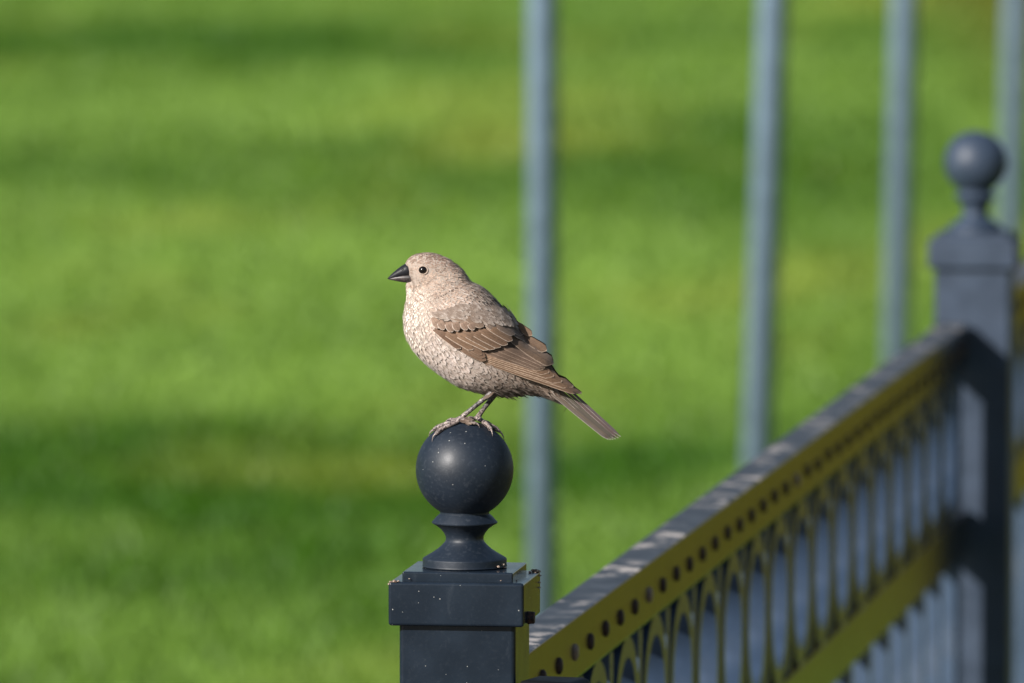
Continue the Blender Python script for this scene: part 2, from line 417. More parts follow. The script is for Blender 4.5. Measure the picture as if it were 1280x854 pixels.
# ------------------------------------------------------------------ the bird
BO = Vector((BALL.x, BALL.y, BALL.z + 61.2*U))         # top of the ball
bird = empty('bird', BO)
tag(bird, 'plump beige brown bird with streaked wings perched on the near ball', 'bird')
SX, SY = 580.8, 586.8-61.2
def sp(x, y, d=0.0):                                   # photo pixel -> bird space (x right, y away, z up)
    return Vector(((x-SX)*U, d, -(y-SY)*U))
def zp(x, y): return (470+x/3.1625, 290+y/3.1625)      # pixel of the enlarged view -> photo pixel
def p1(x, y): return (530+x/10.667, 370+y/10.667)
def p2(x, y): return (620+x/8.542, 400+y/8.542)

TORSO = [((250,170),(150,262),55), ((318,150),(120,262),84), ((364,192),(108,330),110), ((415,212),(112,400),134), ((460,250),(140,460),146), ((500,297),(190,515),150),
         ((535,345),(255,567),148), ((570,395),(325,612),140), ((603,440),(400,636),124), ((633,488),(480,645),102), ((660,535),(555,638),80),
         ((690,580),(620,638),62), ((735,630),(690,662),44), ((775,672),(760,688),16)]
HEAD = [((116,145),(134,180),8), ((112,129),(142,194),19), ((125,106),(150,216),34), ((155,86),(150,246),53), ((200,78),(135,285),68), ((245,85),(160,320),74),
        ((292,106),(200,350),80), ((338,142),(260,375),84), ((364,180),(310,395),80), ((364,230),(330,380),50)]
def loft(rings, n=32, ex=2.15):
    vs, fs = [], []
    for (u, l, wd) in rings:
        a, b = sp(*zp(*u)), sp(*zp(*l)); c = (a+b)/2; h = (a-b)/2; wm = wd/3.1625*U
        for i in range(n):
            t_ = 2*math.pi*i/n; cs, sn = math.cos(t_), math.sin(t_)
            vs.append(c + h*(abs(cs)**(2/ex)*(1 if cs > 0 else -1)) + Vector((0, wm*abs(sn)**(2/ex)*(1 if sn > 0 else -1), 0)))
    for j in range(len(rings)-1):
        for i in range(n): fs.append((j*n+i, j*n+(i+1) % n, (j+1)*n+(i+1) % n, (j+1)*n+i))
    fs.append(tuple(range(n))[::-1]); fs.append(tuple((len(rings)-1)*n+i for i in range(n)))
    return vs, fs
def tube(pts, rad, n=10):
    vs, fs = [], []; m = len(pts)
    for j in range(m):
        t_ = (pts[min(j+1, m-1)] - pts[max(j-1, 0)]).normalized()
        a = t_.cross(Vector((0, 1, .13))).normalized(); b = t_.cross(a).normalized()
        for i in range(n):
            q = 2*math.pi*i/n; vs.append(pts[j] + (a*math.cos(q) + b*math.sin(q))*rad[j])
    for j in range(m-1):
        for i in range(n): fs.append((j*n+i, j*n+(i+1) % n, (j+1)*n+(i+1) % n, (j+1)*n+i))
    fs.append(tuple(range(n))[::-1]); fs.append(tuple((m-1)*n+i for i in range(n)))
    return vs, fs
def merge(parts):
    V, Fc = [], []
    for vs, fs in parts:
        o = len(V); V += list(vs); Fc += [tuple(i+o for i in f) for f in fs]
    return V, Fc
def evaluated(V, Fc, mods):
    me = bpy.data.meshes.new('tmp'); me.from_pydata([tuple(v) for v in V], [], Fc); me.update()
    bm = bmesh.new(); bm.from_mesh(me); bmesh.ops.recalc_face_normals(bm, faces=bm.faces); bm.to_mesh(me); bm.free()
    o = bpy.data.objects.new('tmp', me); COL.objects.link(o)
    for typ, kw in mods:
        m_ = o.modifiers.new(typ, typ)
        for a, b in kw.items(): setattr(m_, a, b)
    dg = bpy.context.evaluated_depsgraph_get(); dg.update()
    r = bpy.data.meshes.new_from_object(o.evaluated_get(dg))
    bpy.data.objects.remove(o); bpy.data.meshes.remove(me)
    return r
def mesh_lists(me): return [v.co.copy() for v in me.vertices], [tuple(p.vertices) for p in me.polygons]

def ellipsoid(c, r, n=20, m=12):
    vs, fs = [], []
    for j in range(m+1):
        th = math.pi*j/m
        for i in range(n): vs.append(c + Vector((r[0]*math.sin(th)*math.cos(2*math.pi*i/n), r[1]*math.sin(th)*math.sin(2*math.pi*i/n), r[2]*math.cos(th))))
    for j in range(m):
        for i in range(n): fs.append((j*n+i, j*n+(i+1) % n, (j+1)*n+(i+1) % n, (j+1)*n+i))
    return vs, fs
V, Fc = merge([loft(TORSO), loft(HEAD), ellipsoid(sp(*zp(143, 214)), (27/3.1625*U, 22/3.1625*U, 30/3.1625*U)), ellipsoid(sp(*zp(150, 248)), (31/3.1625*U, 32/3.1625*U, 34/3.1625*U))])
me0 = evaluated(V, Fc, [('REMESH', dict(mode='VOXEL', voxel_size=.0009)), ('SMOOTH', dict(factor=.5, iterations=9))])
V0, F0 = mesh_lists(me0)

# legs and toes: every toe lies on the ball
RB = 61.2*U; CB = Vector((0, 0, -RB))
def onball(px, d, lift):                                # point above the ball at photo column px, depth d
    x = (px-SX)*U; r2 = RB*RB - x*x - d*d
    nrm = Vector((x, d, math.sqrt(max(r2, 1e-8)))).normalized()
    return CB + nrm*(RB+lift)
TR = .00158
def toe(cols, d0, d1, r0=TR, knob=True):
    pts, rad = [], []; m = len(cols)
    for i, c_ in enumerate(cols):
        d = d0 + (d1-d0)*i/(m-1)
        pts.append(onball(c_, d, r0*.95)); rad.append(r0*(1.18 if (knob and i % 2 == 0) else .86)*(1-.14*i/(m-1)))
    return pts, rad
def claw(p, direc, size, r=.00085):
    """curved claw from p that goes out along direc and bends down"""
    pts, rad = [], []
    for i in range(6):
        t_ = i/5; pts.append(p + direc*(size*math.sin(t_*1.5)*.75) + Vector((0, 0, 1))*(.0006*math.sin(t_*3.1) - size*.75*t_*t_)); rad.append(r*(1-.8*t_))
    return pts, rad
LEGPATHS = []
def add_leg(pts, rad): LEGPATHS.append((pts, rad))
nd = -.0085
fj = sp(576, 521.6, nd)                                 # near foot joint
add_leg([sp(*zp(462, 630), -.011), sp(613.5, 490.5, -.0105), sp(606, 496.4, -.0102), sp(594, 506.2, -.0095), sp(583, 515.2, nd), fj], [.0023, .0021, .0016, .00148, .00155, .0018])
claws = []
for cols, d0, d1, cl in (((577, 570, 563, 556, 550, 546.5), nd, -.0125, .0046), ((577, 570, 563, 556, 549, 543.5), nd+.001, -.0045, .0046), ((577, 570, 565, 561), nd+.002, .001, .0036)):
    p_, r_ = toe(cols, d0, d1); p_[0] = fj.copy(); add_leg(p_, r_)
    dr = (p_[-1]-p_[-2]).normalized(); claws.append(claw(p_[-1], dr, cl))
p_, r_ = toe((577, 584, 590, 594), nd, -.010); p_[0] = fj.copy(); add_leg(p_, r_); claws.append(claw(p_[-1], (p_[-1]-p_[-2]).normalized(), .0035))
fd = .006
fj2 = sp(597, 522.6, fd-.003)
add_leg([sp(*zp(470, 630), .011), sp(618.5, 494, .0105), sp(612, 503, .0095), sp(605, 511.5, .007), sp(600.5, 517.5, .005), fj2], [.0023, .0021, .00165, .0015, .0016, .0019])
for cols, d0, d1, cl in (((597, 603, 608, 613, 618, 622), fd-.003, .0015, .0056), ((597, 602, 606, 609.5, 612), fd-.004, -.0095, .0044), ((597, 603, 608, 612), fd-.001, .010, .0040)):
    p_, r_ = toe(cols, d0, d1); p_[0] = fj2.copy(); add_leg(p_, r_)
    dr = (p_[-1]-p_[-2]).normalized(); claws.append(claw(p_[-1], dr, cl))
p_, r_ = toe((597, 592, 588, 584), fd-.003, -.001); p_[0] = fj2.copy(); add_leg(p_, r_); claws.append(claw(p_[-1], (p_[-1]-p_[-2]).normalized(), .0032))
tubes = [tube(*q) for q in LEGPATHS] + [tube(*q) for q in claws]
V1, F1 = merge([(V0, F0)] + tubes)
me1 = evaluated(V1, F1, [('REMESH', dict(mode='VOXEL', voxel_size=.00036)), ('SMOOTH', dict(factor=.5, iterations=2))])

# --- feather material (attributes: fbase, fedge, fuv)
k = NT('feather')
ab = k.n('Attribute', attribute_name='fbase'); ae = k.n('Attribute', attribute_name='fedge'); au = k.n('Attribute', attribute_name='fuv')
s3 = k.n('SeparateColor'); k.l(au.outputs['Color'], s3.inputs[0])
u = k.math('SUBTRACT', k.math('MULTIPLY', s3.outputs[0], 2), 1); absu = k.math('ABSOLUTE', u); v = s3.outputs[1]
side = k.math('ADD', k.math('MULTIPLY', absu, k.math('SUBTRACT', 1, au.outputs['Alpha'])), k.math('MULTIPLY', u, au.outputs['Alpha']))
e = k.math('MAXIMUM', side, s3.outputs[2])
cv = k.n('CombineXYZ'); k.l(k.math('MULTIPLY', u, 6), cv.inputs[0]); k.l(k.math('SUBTRACT', k.math('MULTIPLY', v, 22), k.math('MULTIPLY', absu, 7)), cv.inputs[1])
oc = k.n('TexCoord'); va = k.n('VectorMath', operation='SCALE'); k.l(oc.outputs['Object'], va.inputs[0]); va.inputs['Scale'].default_value = 300
vb = k.n('VectorMath', operation='ADD'); k.l(cv.outputs[0], vb.inputs[0]); k.l(va.outputs[0], vb.inputs[1])
barb = k.noise(vb.outputs[0], 1.0, 3, .6)
en = k.math('ADD', e, k.math('MULTIPLY', k.math('SUBTRACT', barb, .5), .22))
col = k.mix(k.rng(en, .76, .97), ab.outputs['Color'], ae.outputs['Color'])
plm = k.math('LESS_THAN', au.outputs['Alpha'], .05)
col = k.mix(k.math('MULTIPLY', plm, k.rng(k.math('ADD', v, k.math('MULTIPLY', k.math('SUBTRACT', barb, .5), .35)), .45, .72, .85, 0)), col, k.mix(1.0, ab.outputs['Color'], (.72, .66, .62), 'MULTIPLY'))
sh = k.rng(absu, .03, .12, 1, 0); col = k.mix(k.math('MULTIPLY', sh, .35), col, (.05, .032, .022))
col = k.mix(1.0, col, k.mix(k.rng(barb, .3, .7), (.70, .70, .70), (1.24, 1.24, 1.24)), 'MULTIPLY')
k.l(col, k.b.inputs['Base Color']); k.b.inputs['Roughness'].default_value = .62; k.b.inputs['Specular IOR Level'].default_value = .22
k.b.inputs['Sheen Weight'].default_value = .12
k.bump(barb, .35, .0004)
# loose barbs thin out towards the rim of the small body plumes
fr = k.math('MULTIPLY', k.rng(k.math('ADD', e, k.math('MULTIPLY', k.math('SUBTRACT', barb, .5), 1.1)), .84, 1.14), k.math('LESS_THAN', au.outputs['Alpha'], .05))
tp = k.n('BsdfTransparent'); mx = k.n('MixShader'); k.l(fr, mx.inputs[0]); k.l(k.b.outputs[0], mx.inputs[1]); k.l(tp.outputs[0], mx.inputs[2])
k.l(mx.outputs[0], k.t.nodes['Material Output'].inputs[0])
M['feather'] = k.m
k = NT('plumage_skin'); vv = k.coord('Object'); n = k.noise(vv, 900, 4)
k.l(k.mix(n, (.30, .245, .20), (.42, .35, .30)), k.b.inputs['Base Color']); k.b.inputs['Roughness'].default_value = .9; k.bump(n, .6, .0006)
M['skin'] = k.m
k = NT('wing_down'); vv = k.coord('Object'); n = k.noise(vv, 900, 4)
k.l(k.mix(n, (.050, .034, .025), (.095, .066, .050)), k.b.inputs['Base Color']); k.b.inputs['Roughness'].default_value = .9; M['under'] = k.m
k = NT('leg_scales'); vv = k.coord('Object'); n = k.noise(vv, 700, 3); n2 = k.noise(vv, 1800, 2)
sz = k.n('SeparateXYZ'); k.l(vv, sz.inputs[0]); tf = k.rng(sz.outputs[2], .004, .009, 0, 1)
c_ = k.mix(k.rng(n, .36, .60), k.mix(tf, (.040, .030, .028), (.020, .018, .020)), k.mix(tf, (.30, .240, .215), (.15, .130, .125)))
k.l(c_, k.b.inputs['Base Color']); k.b.inputs['Roughness'].default_value = .30; k.bump(n2, .6, .0005)
M['leg'] = k.m
k = NT('beak_dark'); vv = k.coord('Object'); n = k.noise(vv, 500, 3)
k.l(k.mix(n, (.009, .009, .012), (.022, .022, .027)), k.b.inputs['Base Color']); k.b.inputs['Roughness'].default_value = .46; k.b.inputs['Specular IOR Level'].default_value = .3; k.bump(n, .2, .0004); M['beak'] = k.m
k = NT('beak_pale'); vv = k.coord('Object'); n = k.noise(vv, 420, 3)
k.l(k.mix(k.rng(n, .35, .65), (.030, .025, .025), (.085, .065, .062)), k.b.inputs['Base Color']); k.b.inputs['Roughness'].default_value = .42; k.bump(n, .2, .0004); M['beak_pale'] = k.m
k = NT('eye_black'); k.b.inputs['Base Color'].default_value = (.008, .006, .005, 1); k.b.inputs['Roughness'].default_value = .17; M['eye'] = k.m
k = NT('eye_skin'); vv = k.coord('Object'); n = k.noise(vv, 1500, 3)
k.l(k.mix(n, (.32, .24, .185), (.50, .39, .315)), k.b.inputs['Base Color']); k.b.inputs['Roughness'].default_value = .8; M['lid'] = k.m

body = bpy.data.objects.new('body', me1); COL.objects.link(body); body.parent = bird
me1.materials.clear(); me1.materials.append(M['skin']); me1.materials.append(M['leg'])
me1.polygons.foreach_set('use_smooth', [True]*len(me1.polygons))
ctr = np.empty(len(me1.polygons)*3, np.float32); me1.polygons.foreach_get('center', ctr); ctr = ctr.reshape(-1, 3)
leg_mask = ctr[:, 2] < sp(*zp(0, 660)).z
for pts_, rad_ in LEGPATHS[:1] + LEGPATHS[4:6]:         # the top of each leg, where it comes out of the plumage
    a_, b_ = np.array(pts_[0]), np.array(pts_[2]); ab_ = b_-a_
    tt = np.clip(((ctr-a_) @ ab_)/(ab_ @ ab_), 0, 1); dd = np.linalg.norm(ctr-(a_+tt[:, None]*ab_), axis=1)
    leg_mask |= (dd < .0027) & (ctr[:, 2] < sp(*zp(0, 610)).z)
me1.polygons.foreach_set('material_index', leg_mask.astype(np.int32)); me1.update()

bvh = BVHTree.FromPolygons(V0, F0)
NRM = np.empty(len(me0.vertices)*3, np.float32); me0.vertices.foreach_get('normal', NRM); NRM = NRM.reshape(-1, 3)

# --- feather builder
class Feathers:
    def __init__(s): s.v, s.f, s.b, s.e, s.u = [], [], [], [], []
    def grid(s, pts, uv, base, edge, nu, nv):
        o = len(s.v); s.v += pts; s.u += uv; s.b += [base]*len(pts); s.e += [edge]*len(pts)
        for j in range(nv-1):
            for i in range(nu-1): s.f.append((o+j*nu+i, o+j*nu+i+1, o+(j+1)*nu+i+1, o+(j+1)*nu+i))
    def build(s, name, parent, kind=None):
        o = link(name, s.v, s.f, M['feather'], parent); me = o.data
        for nm, dat in (('fbase', s.b), ('fedge', s.e), ('fuv', s.u)):
            a = me.attributes.new(nm, 'FLOAT_COLOR', 'POINT')
            arr = np.array([(*q, 1) if len(q) == 3 else q for q in dat], np.float32); a.data.foreach_set('color', arr.ravel())
        if kind: o['kind'] = kind
        return o
def plume(F, p, n, t, L, W, base, edge, lift0=-.0004, lift1=.0007, nv=6, cup=.12, bend=True):
    q = bvh.find_nearest(p + t*L)                       # bend the plume so that its tip follows the body
    if bend and q[0] is not None:
        off = max(0, min(.002, (p - bvh.find_nearest(p)[0]).length))
        t2 = q[0] + q[1]*off - p
        if t2.length > 1e-5: t = (t2.normalized()*.8 + t*.2).normalized(); n = (n + q[1]).normalized(); n = (n - t*n.dot(t)).normalized()
    s_ = n.cross(t).normalized(); pts, uv = [], []
    for j in range(nv):
        v_ = 1-(1-j/(nv-1))**1.7
        prof = max(.04, min(1, v_*1.8+.3) * math.sqrt(max(0, 1-max(0, (v_-.35)/.65)**2)))
        tipw = max(0, 1-(1-v_)*L/(W*.55))
        for u_ in (-1, 0, 1):
            vv_ = v_
            q = p + t*(vv_*L) + s_*(u_*W*.5*prof) + n*(lift0 + (lift1-lift0)*v_**1.2 - cup*W*.5*(u_*prof)**2)
            pts.append(q); uv.append((u_*.5+.5, v_, tipw if u_ == 0 else max(tipw, 0), 0.0))
    F.grid(pts, uv, base, edge, 3, nv)

def inpoly(x, y, poly):
    c = False; j = len(poly)-1
    for i in range(len(poly)):
        if (poly[i][1] > y) != (poly[j][1] > y) and x < (poly[j][0]-poly[i][0])*(y-poly[i][1])/(poly[j][1]-poly[i][1]) + poly[i][0]: c = not c
        j = i
    return c
WINGPOLY = [(222,352), (262,335), (330,352), (400,365), (470,375), (530,372), (585,372), (640,420), (720,500), (820,640), (650,585), (500,530), (420,495), (330,452), (245,392)]
def to_zoom(p): return ((p.x/U+SX-470)*3.1625, (-p.z/U+SY-290)*3.1625)
def mixc(a, b, t_): t_ = max(0, min(1, t_)); return tuple(x+(y-x)*t_ for x, y in zip(a, b))
BREAST = (.53, .447, .40); BREAST_E = (.70, .615, .565); BELLY = (.255, .196, .158); BELLY_E = (.56, .47, .405)
HEADC = (.43, .315, .245); CROWN = (.185, .112, .082); THROAT = (.86, .76, .66); MANTLE = (.060, .042, .032); MANTLE_E = (.50, .41, .345)
BODYDIR = Vector((.74, 0, -.67)).normalized(); BEAKB = sp(*zp(105, 165))
EYE_Z = zp(186, 146)
def style(zx, zy, p, ax):
    """length, width, spacing (mm), base, edge for a contour feather at an enlarged-view pixel"""
    # head distance along
    dh = math.hypot(zx-150, zy-150)
    head = 1-sm(130, 215, dh - .15*max(0, 250-zx)*0 + (40 if zy > 250 else 0))
    # how far below the back line: 0 back .. 1 belly
    return dh, head
pf = Feathers()
cand = list(range(len(V0))); random.shuffle(cand)
cell = {}; CS = .0035
def near(p, d):
    kx, ky, kz = int(p.x//CS), int(p.y//CS), int(p.z//CS)
    for a in (-1, 0, 1):
        for b in (-1, 0, 1):
            for c in (-1, 0, 1):
                for q in cell.get((kx+a, ky+b, kz+c), ()):
                    if (q-p).length_squared < d*d: return True
    return False
for vi in cand:
    p = V0[vi]; n = Vector(NRM[vi]); zx, zy = to_zoom(p)
    if inpoly(zx, zy, WINGPOLY) and abs(n.y) > .25: continue
    if zx > 775: continue
    if abs(p.y) > .004 and math.hypot(zx-EYE_Z[0]*0-186, zy-146) < 17: continue
    if 126 < zy < 198 and zx < 112 + (zy-128)*.44: continue
    dh = math.hypot(zx-165, zy-160)
    head = 1-sm(105, 190, dh)
    ax = (zx-120)*.62 + (zy-160)*.78                    # tailward
    bk = (zx-120)*.78 - (zy-160)*.62                    # + towards the back, - towards the breast
    back = sm(85, 170, bk) ; under = sm(380, 520, ax)*(1-back)
    neck = (1-sm(170, 290, dh))*(1-.55*back*sm(100, 170, dh))
    # sizes in metres
    gs = .38+.62*sm(180, 430, ax); L = .0026 + .0052*(1-head)*gs; W = .0014 + .0036*(1-head)*gs
    if back > .5 and head < .6: W *= .62; L *= 1.05
    d = (.00085 + .00205*(1-head)*gs) * (.95 if back > .5 else 1)
    if near(p, d): continue
    cell.setdefault((int(p.x//CS), int(p.y//CS), int(p.z//CS)), []).append(p)
    # flow
    rad = (p-BEAKB).normalized(); bd = BODYDIR.copy()
    if under > 0: bd = bd.lerp(Vector((.97, 0, -.22)), under*.8)
    if back > .5: bd = bd.lerp(Vector((.70, 0, -.71)), .6)
    fl = rad.lerp(bd, sm(120, 330, dh)); fl += Vector((random.uniform(-1, 1), random.uniform(-1, 1), random.uniform(-1, 1)))*.15
    t_ = fl - n*fl.dot(n)
    if t_.length < 1e-3: continue
    t_.normalize()
    # colours
    crown = sm(30, -40, (zy-125) - .25*(zx-190)) * (1-sm(300, 380, zx))
    hc = mixc(HEADC, CROWN, crown); he = mixc((.60, .48, .40), (.34, .245, .185), crown)
    thr = sm(195, 235, zy)*(1-sm(120, 235, zx)); hc = mixc(hc, THROAT, thr); he = mixc(he, (.92, .82, .70), thr)
    pale = 1-sm(330, 560, ax + .15*bk)
    bc = mixc(BELLY, BREAST, pale); be = mixc(BELLY_E, BREAST_E, pale)
    mc = MANTLE; me_ = MANTLE_E
    grey = sm(60, 140, bk)*(1-back); bc = mixc(bc, (.33, .27, .225), grey*.75); be = mixc(be, (.56, .47, .40), grey*.7)
    bc = mixc(bc, mc, back); be = mixc(be, me_, back)
    base = mixc(bc, hc, neck if thr < .2 else max(neck, thr)); edge = mixc(be, he, max(neck, thr))
    if zx > 590: base = mixc(base, (.20, .145, .11), .7); edge = mixc(edge, (.38, .29, .23), .7)
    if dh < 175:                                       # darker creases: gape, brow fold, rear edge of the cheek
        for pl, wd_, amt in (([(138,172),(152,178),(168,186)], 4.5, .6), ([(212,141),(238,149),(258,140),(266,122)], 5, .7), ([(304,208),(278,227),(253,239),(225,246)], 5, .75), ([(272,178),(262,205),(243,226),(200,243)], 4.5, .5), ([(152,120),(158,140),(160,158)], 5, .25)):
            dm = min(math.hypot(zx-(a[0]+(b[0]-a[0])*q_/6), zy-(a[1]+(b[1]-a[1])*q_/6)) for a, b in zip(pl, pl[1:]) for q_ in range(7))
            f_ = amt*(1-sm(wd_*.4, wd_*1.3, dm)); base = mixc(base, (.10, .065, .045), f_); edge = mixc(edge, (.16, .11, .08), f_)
    q = random.uniform(.80-.12*head, 1.18+.10*head); base = tuple(min(.93, c*q) for c in base); q = random.uniform(.88, 1.08); edge = tuple(min(.93, c*q) for c in edge)
    j = random.uniform(.78, 1.3)
    lift = (.00022 + (.00030+.00035*back)*(1-head)*(.5+.5*gs)) * random.uniform(.6, 1.3)
    plume(pf, p, n, t_, L*j, W*random.uniform(.78, 1.18), base, edge, -.00025, lift, 6, .05)
# hair-fine wisps that lie over the contour plumes
for i in range(2600):
    vi = random.randrange(len(V0)); p = V0[vi]; n = Vector(NRM[vi]); zx, zy = to_zoom(p)
    if (inpoly(zx, zy, WINGPOLY) and abs(n.y) > .25) or zx > 690 or (126 < zy < 198 and zx < 116 + (zy-128)*.44) or math.hypot(zx-186, zy-146) < 22: continue
    dh = math.hypot(zx-165, zy-160); fl = (p-BEAKB).normalized().lerp(BODYDIR, sm(120, 330, dh)) + Vector((random.uniform(-1, 1), random.uniform(-1, 1), random.uniform(-1, 1)))*.22
    t_ = fl-n*fl.dot(n)
    if t_.length < .1: continue
    t_.normalize(); ax = (zx-120)*.62 + (zy-160)*.78; bk = (zx-120)*.78 - (zy-160)*.62
    back = sm(85, 170, bk)*sm(90, 160, dh); g_ = random.random(); h_ = 1-sm(90, 170, dh)
    c_ = mixc(mixc((.57, .49, .43), (.76, .68, .62), g_), mixc((.20, .145, .11), (.56, .47, .40), g_), max(back, sm(330, 560, ax)))
    c_ = mixc(c_, mixc((.31, .215, .165), (.58, .46, .375), g_), h_)
    plume(pf, p + n*(.0003+.0003*(1-h_)), n, t_, random.uniform(.002, .0032)+.0030*(1-h_), random.uniform(.0004, .0009), c_, c_, 0, random.uniform(.0001, .0004), 4, .02)
# loose tips along the belly and flank by the legs
for i in range(240):
    s_ = random.choice((-1, 1)); zx = random.uniform(380, 620); d = s_*random.uniform(.0, .014)
    hit = bvh.ray_cast(sp(*zp(zx, 800), d), Vector((0, 0, 1)))
    if hit[0] is None: continue
    t_ = Vector((random.uniform(.75, 1), random.uniform(-.15, .15), random.uniform(-.38, -.10))).normalized()
    plume(pf, hit[0]+Vector((0, 0, .0006)), Vector((0, s_*.4, -.9)).normalized(), t_, random.uniform(.006, .0105), random.uniform(.0013, .0022), (.19, .135, .102), (.34, .26, .21), -.0006, .0004, 6, .05, False)
for pts_ in (LEGPATHS[0][0], LEGPATHS[4][0]):           # short trousers round the top of each leg
    for i in range(46):
        a_ = random.uniform(0, 2*math.pi); f_ = random.uniform(.1, .9); q_ = pts_[0].lerp(pts_[1], f_); r_ = .0026
        n = Vector((math.cos(a_)*.7, math.sin(a_), .5*math.cos(a_))).normalized(); t_ = (pts_[2]-pts_[0]).normalized() + Vector((random.uniform(-.2, .35), random.uniform(-.2, .2), random.uniform(-.2, .1)))
        plume(pf, q_ + n*r_*(1-.4*f_), n, t_.normalized(), random.uniform(.003, .0055), random.uniform(.0011, .002), mixc((.16, .115, .088), (.26, .20, .16), random.random()), (.30, .235, .19), 0, .0002, 5, .05, False)
pf.build('plumage', body, 'stuff')

# --- beak, eyes
def mandible(rings, n=20):
    vs, fs = [], []
    for (x, t_, b, wd) in rings:
        for i in range(n):
            a = 2*math.pi*i/n
            vs.append(sp(x, (t_+b)/2 - (b-t_)/2*math.cos(a), wd*U*math.sin(a)*(1 if math.cos(a) > 0 else .97)))
    for j in range(len(rings)-1):
        for i in range(n): fs.append((j*n+i, j*n+(i+1) % n, (j+1)*n+(i+1) % n, (j+1)*n+i))
    fs.append(tuple(range(n))[::-1]); fs.append(tuple((len(rings)-1)*n+i for i in range(n)))
    return vs, fs
vs, fs = mandible([(516, 327.5, 345.6, 10.2), (507, 329.0, 346.0, 9.2), (502, 332.0, 346.6, 7.6), (497, 335.8, 347.5, 6.0), (492, 340.0, 348.2, 4.1), (488, 343.8, 348.6, 2.3), (485.6, 346.4, 348.3, 1.0), (484.6, 347.4, 348.6, .4)])
ub = link('upper_beak', vs, fs, M['beak'], bird)
vs, fs = mandible([(519, 340.4, 353.0, 9.2), (512, 340.6, 353.2, 8.8), (505, 341.6, 352.6, 7.2), (499, 342.9, 351.6, 5.6), (493, 344.9, 350.4, 3.7), (488.5, 346.7, 349.6, 2.0), (486, 348.3, 349.0, .7)])
link('lower_beak', vs, fs, M['beak_pale'], bird)
for s_ in (-1, 1):
    hit = bvh.ray_cast(sp(529.0, 335.9, s_*.1), Vector((0, -s_, 0)))[0]
    c = hit - Vector((0, s_*.0005, 0))
    vs, fs = ellipsoid(c, (.0026, .0026, .00245)); ey = link('eye', vs, fs, M['eye'], bird)
    vs, fs = [], []; n = 28                               # ring of pale skin round the eye
    for i in range(n):
        a = 2*math.pi*i/n
        for j in range(8):
            b_ = 2*math.pi*j/8; rr = .0029 + .0004*math.cos(b_)
            q = c + Vector((rr*math.cos(a)*1.04, 0, rr*math.sin(a)*.92))
            h_ = bvh.ray_cast(Vector((q.x, s_*.1, q.z)), Vector((0, -s_, 0)))[0] or q
            vs.append(Vector((q.x, h_.y + s_*(.0003 + .0004*math.sin(b_)), q.z)))
    for i in range(n):
        for j in range(8): fs.append((i*8+j, i*8+(j+1) % 8, ((i+1) % n)*8+(j+1) % 8, ((i+1) % n)*8+j))
    link('eye_ring', vs, fs, M['lid'], ey)
    vs, fs = ellipsoid(sp(504.6, 336.2, s_*7.0*U), (.0013, .0006, .0008), 12, 8); link('nostril', vs, fs, M['eye'], ub)

# --- wings
WR = [(u_, l_, wd) for u_, l_, wd in TORSO[1:9]] + [((692,482),(485,652),108), ((722,530),(560,648),94), ((762,580),(640,664),80), ((800,622),(720,684),66), ((836,655),(790,700),54), ((880,700),(840,740),44)]
def wing_depth(zx, zy):
    """half breadth of the folded wing's hull at an enlarged-view pixel"""
    best = None
    for j in range(len(WR)-1):
        for q in range(12):
            f = q/12
            u_ = tuple(a+(b-a)*f for a, b in zip(WR[j][0], WR[j+1][0])); l_ = tuple(a+(b-a)*f for a, b in zip(WR[j][1], WR[j+1][1]))
            wd = WR[j][2] + (WR[j+1][2]-WR[j][2])*f
            dx, dy = u_[0]-l_[0], u_[1]-l_[1]; L2 = dx*dx+dy*dy
            t_ = ((zx-l_[0])*dx + (zy-l_[1])*dy)/L2
            dist = abs((zx-l_[0])*dy - (zy-l_[1])*dx)/math.sqrt(L2)
            if best is None or dist < best[0]: best = (dist, t_, wd, (j+f))
    _, t_, wd, jj = best; c = max(-1, min(1, t_*2-1)); flat = sm(6, 9, jj)
    round_ = (max(0, 1-abs(c)**2.15))**(1/2.15); fl = max(round_, .62) if c < .2 else max(round_, .30)
    return (round_ + (fl-round_)*flat)*wd/3.1625*U
WBASE, WEDGE = (.150, .092, .058), (.50, .375, .285)
def wing_feather(name, parent, sgn, base, tip, wpx, off, colr=None, edge=None, sag=0.0, asym=1.0, nv=11, bw=.55, flatten=1.0):
    """a long feather drawn in photo pixels from base to tip, laid on the wing's hull"""
    F = Feathers(); pts, uv = [], []
    bx, by = base; tx, ty = tip; dx, dy = tx-bx, ty-by; L = math.hypot(dx, dy); nx, ny = -dy/L, dx/L   # n points to the lower edge
    if ny < 0: nx, ny = -nx, -ny
    for j in range(nv):
        v_ = j/(nv-1); x = v_*L
        tipr = wpx*.75
        pr = (bw+(1-bw)*min(1, v_*2.2))
        if x > L-tipr: pr *= math.sqrt(max(0.02, 1-((x-(L-tipr))/tipr)**2.2))
        tipw = max(0, 1-(L-x)/(wpx*.5))
        s0 = sag*wpx*math.sin(math.pi*v_)
        for u_ in (-1, -.5, 0, .5, 1):
            px = bx+dx*v_ + nx*(u_*wpx*.5*pr + s0); py = by+dy*v_ + ny*(u_*wpx*.5*pr + s0)
            zx, zy = (px-470)*3.1625, (py-290)*3.1625
            dep = wing_depth(zx, zy) + off*(.15+.85*sm(0, .35, v_)) - .00010*wpx/10*u_*u_ + .00028*u_
            pts.append(sp(px, py, sgn*dep)); uv.append((u_*.5+.5, v_, tipw, asym))
    q = random.uniform(.86, 1.14); b_ = tuple(c*q for c in (colr or WBASE)); q = random.uniform(.88, 1.1); b_ = tuple(c*1.02 for c in b_); e_ = tuple(c*q*.80 for c in (edge or WEDGE))
    F.grid(pts, uv, b_, e_, 5, nv)
    return F.build(name, parent)
mm_ = .001
